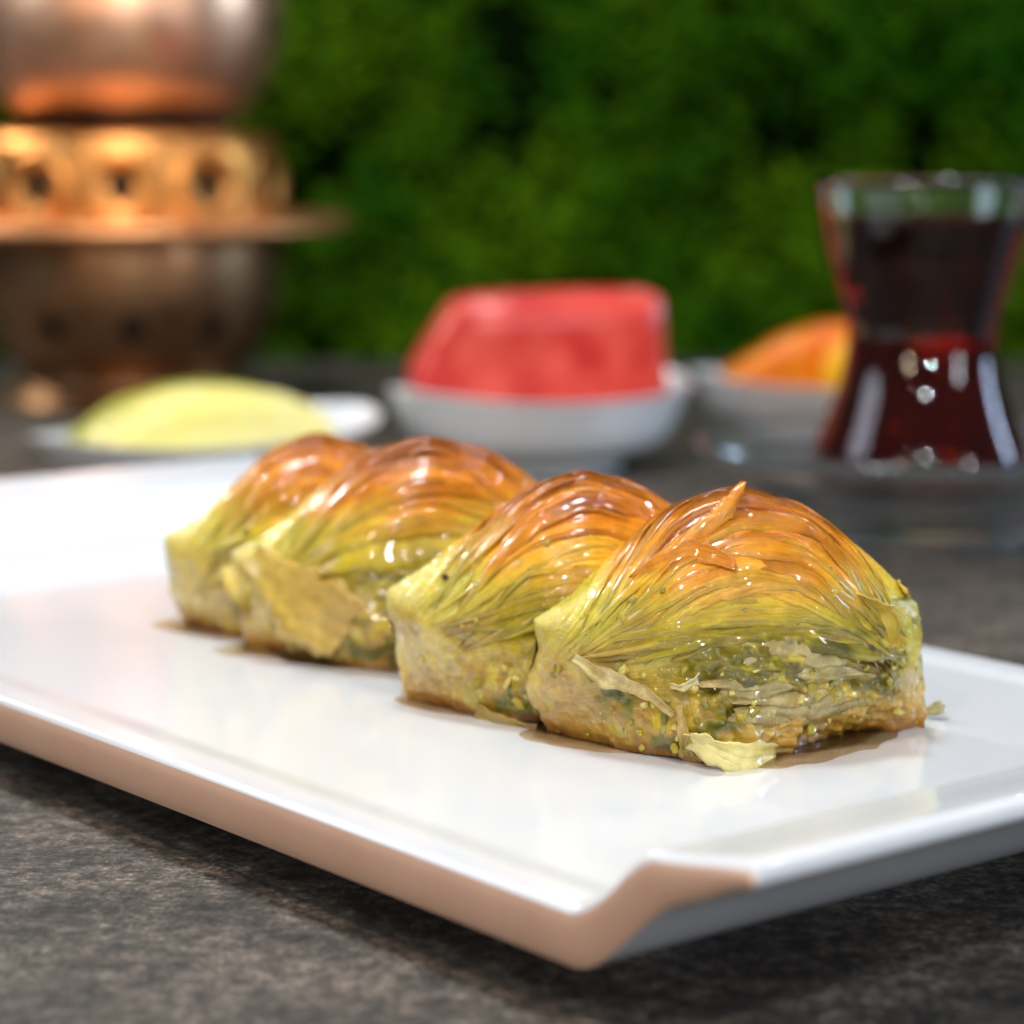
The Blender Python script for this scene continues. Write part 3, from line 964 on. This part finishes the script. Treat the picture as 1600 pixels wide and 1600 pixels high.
# ---------------------------------------------------------------- copper ware at the back left
def build_copper():
    cx, cy = -15.3, 103.0
    root = thing('copper_brazier', 'copper brazier with pierced gold band, wide flange and dark lower bowl', 'brazier', (cx, cy, 0))
    # pierced band: a grid with real holes
    nh, nth, nz = 11, 440, 34
    prof = smoothprof([(5.15, 10.75), (5.6, 10.65), (5.95, 10.2), (6.05, 9.4), (6.08, 8.4), (6.10, 7.5)], 7)
    zs = np.array([q[1] for q in prof]); rs = np.array([q[0] for q in prof])
    ph0 = R(-90 - 27)
    V, keep, nzz = [], [], len(prof)
    for i in range(nzz):
        for j in range(nth):
            th = 2 * math.pi * j / nth
            dt = ((th - ph0) / (2 * math.pi / nh) + 0.5) % 1.0 - 0.5
            dx = dt * 2 * math.pi / nh * 6.05
            dz = zs[i] - 8.75
            e = math.hypot(dx / 0.56, dz / 0.84)
            ring = math.exp(-((math.hypot(dx, dz) - 1.15) / 0.17) ** 2) * 0.18
            r = rs[i] + ring - 0.15 * math.exp(-(e / 1.6) ** 2)
            V.append((r * math.cos(th), r * math.sin(th), zs[i]))
            keep.append(e > 1.0)
    F = [f for f in [(i * nth + j, i * nth + (j + 1) % nth, (i + 1) * nth + (j + 1) % nth, (i + 1) * nth + j) for i in range(nzz - 1) for j in range(nth)] if any(keep[q] for q in f)]
    link('pierced_band', mesh('pierced_band', V, F), BRASS, root)
    link('inner_shade_wall', mesh('inner_shade_wall', *lathe([(5.2, 10.6), (5.4, 9.0), (5.4, 7.3), (0.0, 7.2)])), HOLE_SHADE, root)  # added wall behind the holes, its dark colour stands for shade
    link('flange', mesh('flange', *lathe(smoothprof([(5.9, 7.55), (7.2, 7.45), (8.5, 7.42), (8.82, 7.2), (8.75, 6.95), (8.2, 6.85), (6.0, 6.6)], 5))), mat_metal('flange_copper', (0.84, 0.36, 0.14, 1), (0.92, 0.46, 0.2, 1), 0.42), root)
    prof = smoothprof([(6.02, 6.62), (6.08, 5.6), (6.0, 4.4), (5.6, 3.2), (4.9, 2.0), (4.1, 1.35)], 8)
    nzz = len(prof)
    V, keep = [], []
    ph1 = R(-90 - 24)
    for i in range(nzz):
        for j in range(nth):
            th = 2 * math.pi * j / nth
            dt = ((th - ph1) / (2 * math.pi / nh) + 0.5) % 1.0 - 0.5
            e = math.hypot(dt * 2 * math.pi / nh * 5.8 / 0.62, (prof[i][1] - 3.35) / 0.55)
            V.append((prof[i][0] * math.cos(th), prof[i][0] * math.sin(th), prof[i][1]))
            keep.append(e > 1.0)
    F = [f for f in [(i * nth + j, (i + 1) * nth + j, (i + 1) * nth + (j + 1) % nth, i * nth + (j + 1) % nth) for i in range(nzz - 1) for j in range(nth)] if any(keep[q] for q in f)]
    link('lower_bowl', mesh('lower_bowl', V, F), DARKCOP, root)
    link('bowl_shade_wall', mesh('bowl_shade_wall', *lathe([(5.6, 6.3), (5.5, 4.4), (5.0, 3.2), (4.2, 2.0), (0, 1.6)])), HOLE_SHADE, root)  # added inner shell, coloured dark as shade behind the lower holes
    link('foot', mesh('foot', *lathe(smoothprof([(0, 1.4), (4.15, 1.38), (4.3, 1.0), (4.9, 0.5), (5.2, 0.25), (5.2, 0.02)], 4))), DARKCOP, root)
    pot = thing('copper_pot', 'round bellied copper pot sitting on the pierced brazier', 'pot', (cx, cy, 10.78))
    link('pot_body', mesh('pot_body', *lathe(smoothprof([(0, 0.02), (3.6, 0.0), (4.35, 0.5), (5.35, 1.6), (5.98, 3.0), (6.2, 4.4), (6.1, 5.9), (5.75, 7.3), (5.1, 8.9), (4.2, 9.8), (4.1, 10.4), (4.4, 10.9)], 8))), COPPER, pot)
    lid = link('lid', mesh('lid', *lathe(smoothprof([(4.3, 10.95), (3.8, 11.6), (2.0, 12.5), (0.6, 12.8), (0.5, 13.2), (0.7, 13.6), (0, 13.9)], 5))), COPPER, pot)
    return root


build_copper()


# ---------------------------------------------------------------- oval dishes with fruit
def dish_mesh(a, b, h, seed=0):
    """boat-shaped porcelain dish: ends sweep up"""
    n = 112
    prof = smoothprof([(0.0, 0.32), (0.45, 0.34), (0.62, 0.5), (0.85, 1.05), (0.985, 1.0 * h), (1.0, 1.03 * h), (0.985, 1.0 * h - 0.05), (0.86, 0.72 * h), (0.68, 0.36 * h), (0.55, 0.16 * h), (0.52, 0.0), (0.46, 0.0), (0.45, 0.14), (0.0, 0.16)], 5)
    V = []
    for r, z in prof:
        for j in range(n):
            t = 2 * math.pi * j / n
            c, s = math.cos(t), math.sin(t)
            x = a * r * math.copysign(abs(c) ** 0.92, c)
            y = b * r * math.copysign(abs(s) ** 1.05, s)
            V.append((x, y, z + 0.35 * (abs(c) ** 3) * r ** 4))
    m = len(prof)
    F = [(i * n + j, i * n + (j + 1) % n, (i + 1) * n + (j + 1) % n, (i + 1) * n + j) for i in range(m - 1) for j in range(n)]
    return mesh('dish', V, [f[::-1] for f in F])


def hull(name, outline, depth, mat, label, cat, loc, rz, bev=0.18, tilt=0.0, bulge=0.0):
    """cut piece of fruit: an outline in x,z given real depth in y, edges softened"""
    import bmesh
    bm = bmesh.new()
    f = [bm.verts.new((x * S, -depth / 2 * S, z * S)) for x, z in outline]
    g = [bm.verts.new((x * S * 0.96, depth / 2 * S, z * S * 0.97)) for x, z in outline]
    bm.faces.new(f)
    bm.faces.new(g[::-1])
    n = len(f)
    for i in range(n):
        bm.faces.new((f[(i + 1) % n], f[i], g[i], g[(i + 1) % n]))
    bmesh.ops.recalc_face_normals(bm, faces=bm.faces)
    bmesh.ops.bevel(bm, geom=bm.edges[:], offset=bev * S, segments=3, affect='EDGES')
    bmesh.ops.triangulate(bm, faces=[q for q in bm.faces if len(q.verts) > 4])
    bmesh.ops.subdivide_edges(bm, edges=[e for e in bm.edges if e.calc_length() > 0.006], cuts=3, use_grid_fill=True)
    for v in bm.verts:
        q = np.array(v.co) / S
        v.co += v.normal * float(fbm(q[0] * 0.7, q[1] * 0.7, q[2] * 0.7, 8)) * 0.10 * S
    me = bpy.data.meshes.new(name)
    bm.to_mesh(me)
    bm.free()
    me.polygons.foreach_set('use_smooth', [True] * len(me.polygons))
    o = link(name, me, mat, None, loc, rz)
    o.rotation_euler.x = tilt
    return tag(o, label, cat)


g = 'white oval dishes of fruit behind the platter'
d1 = tag(link('fruit_dish', dish_mesh(6.3, 3.7, 1.75), GLAZE, None, (-9.1, 77.0, 0.0), R(49)), 'white oval dish holding the pale yellow melon slice', 'dish', g)
d2 = tag(link('fruit_dish', dish_mesh(5.35, 3.9, 2.45), GLAZE, None, (0.95, 81.8, 0.0), R(36)), 'white oval dish holding the red watermelon chunk', 'dish', g)
d3 = tag(link('fruit_dish', dish_mesh(5.0, 4.0, 2.2), GLAZE, None, (11.1, 89.0, 0.0), R(12)), 'white oval dish with orange fruit, partly behind the tea glass', 'dish', g)

MELON = mat_fruit('melon_flesh', lc(240, 228, 120), lc(248, 238, 168), 40, 0.4)
RED = mat_fruit('watermelon_flesh', lc(196, 16, 20), lc(242, 96, 80), 75, 0.28, 0.12)
ORANGE = mat_fruit('orange_flesh', lc(226, 104, 4), lc(244, 156, 10), 60)
YELLOW = mat_fruit('yellow_flesh', lc(240, 176, 4), lc(250, 200, 20), 60)
arc = [(-4.4, 0.0)] + [(4.4 * math.sin(t), 2.35 * math.cos(t) ** 0.9) for t in np.linspace(-1.45, 1.45, 22)] + [(4.4, 0.0)]
ms = hull('melon_slice', arc, 2.2, MELON, 'pale yellow melon slice lying arched in the left white dish', 'fruit', (-9.25, 77.3, 0.75), R(38), 0.25)
rd = hull('rind', [(x * 1.03, z * 1.035 if z > 0.3 else z) for x, z in arc], 0.5, mat_fruit('melon_rind', lc(150, 160, 40), lc(178, 180, 62), 60, 0.35), '', '', (0, 1.2, 0), 0, 0.1)
del rd['label'], rd['category']
rd.parent = ms
wm = [(-3.95, 0.4), (-4.1, 1.6), (-3.65, 2.4), (-2.6, 3.85), (-1.9, 4.1), (3.55, 4.25), (3.8, 4.0), (3.95, 0.7), (1.8, 0.0), (-3.5, 0.1)]
hull('watermelon_chunk', wm, 4.2, RED, 'red seedless watermelon chunk heaped in the middle white dish', 'fruit', (0.75, 82.2, 1.6), R(8), 0.06)
og = [(-4.0, 0.0), (-3.8, 1.0), (-1.8, 2.2), (0.4, 2.7), (1.4, 2.3), (1.5, 0.0)]
hull('orange_slice', og, 2.6, ORANGE, 'orange fruit wedge lying in the dish behind the tea glass', 'fruit', (11.0, 88.6, 1.6), R(6), 0.2)
yg = [(-1.7, 0.0), (-1.7, 1.6), (-0.4, 2.6), (1.8, 2.0), (2.6, 0.8), (2.4, 0.0)]
hull('yellow_slice', yg, 2.6, YELLOW, 'yellow fruit wedge leaning beside the orange one, half hidden by the tea glass', 'fruit', (12.2, 87.0, 1.6), R(0), 0.2)


# ---------------------------------------------------------------- tea glass on its saucer
def build_tea():
    cx, cy = 10.85, 67.6
    sa = [(0, 1.02), (2.3, 1.02), (3.0, 1.15), (4.2, 1.75), (5.3, 2.42), (5.66, 2.66), (5.80, 2.74), (5.93, 2.66), (5.92, 2.5), (5.75, 2.36), (5.2, 2.05), (4.2, 1.4), (3.3, 0.75), (3.0, 0.35), (2.95, 0.03), (2.6, 0.03), (2.45, 0.45), (0, 0.5)]
    V, F = lathe(smoothprof(sa, 6), 128)
    tag(link('saucer', mesh('saucer', V, [f[::-1] for f in F]), M('saucer_glass').set(Base_Color=(0.9, 0.95, 0.97, 1), Transmission_Weight=0.96, Roughness=0.02, IOR=1.5).m, None, (cx, cy, 0.0)), 'clear glass saucer under the tea glass', 'saucer')
    g0 = 1.06
    root = thing('tea_glass', 'waisted clear tea glass filled with dark red tea', 'tea glass', (cx, cy, g0))
    out = [(0.0, 0.02), (1.6, 0.02), (2.3, 0.15), (2.75, 0.6), (2.86, 1.1), (2.76, 1.6), (2.50, 2.25), (2.16, 3.2), (1.98, 4.2), (2.02, 4.9), (2.24, 5.7), (2.50, 6.6), (2.75, 7.6), (2.95, 8.42)]
    inn = [(2.83, 8.42), (2.62, 7.6), (2.36, 6.6), (2.10, 5.7), (1.87, 4.9), (1.83, 4.2), (2.00, 3.2), (2.33, 2.25), (2.58, 1.6), (2.64, 1.2), (2.45, 0.85), (1.9, 0.7), (0.0, 0.66)]
    prof = smoothprof(out, 6) + [np.array((2.90, 8.50)), np.array((2.86, 8.50))] + smoothprof(inn, 6)
    V, F = lathe(prof, 128)
    link('glass', mesh('glass', V, F), GLASS, root)
    ti = [(0.0, 0.64), (1.9, 0.68), (2.47, 0.83), (2.66, 1.2), (2.60, 1.6), (2.35, 2.25), (2.02, 3.2), (1.85, 4.2), (1.89, 4.9), (2.12, 5.7), (2.38, 6.6), (2.61, 7.52)]
    V, F = lathe(smoothprof(ti, 6) + [np.array((2.60, 7.58)), np.array((0.0, 7.56))], 128)
    link('tea', mesh('tea', V, F), TEA, root)


build_tea()

SC.render.resolution_x = SC.render.resolution_y = 1024
SC.render.engine = 'CYCLES'
SC.cycles.max_bounces = 14
SC.cycles.transmission_bounces = 12
SC.cycles.transparent_max_bounces = 12
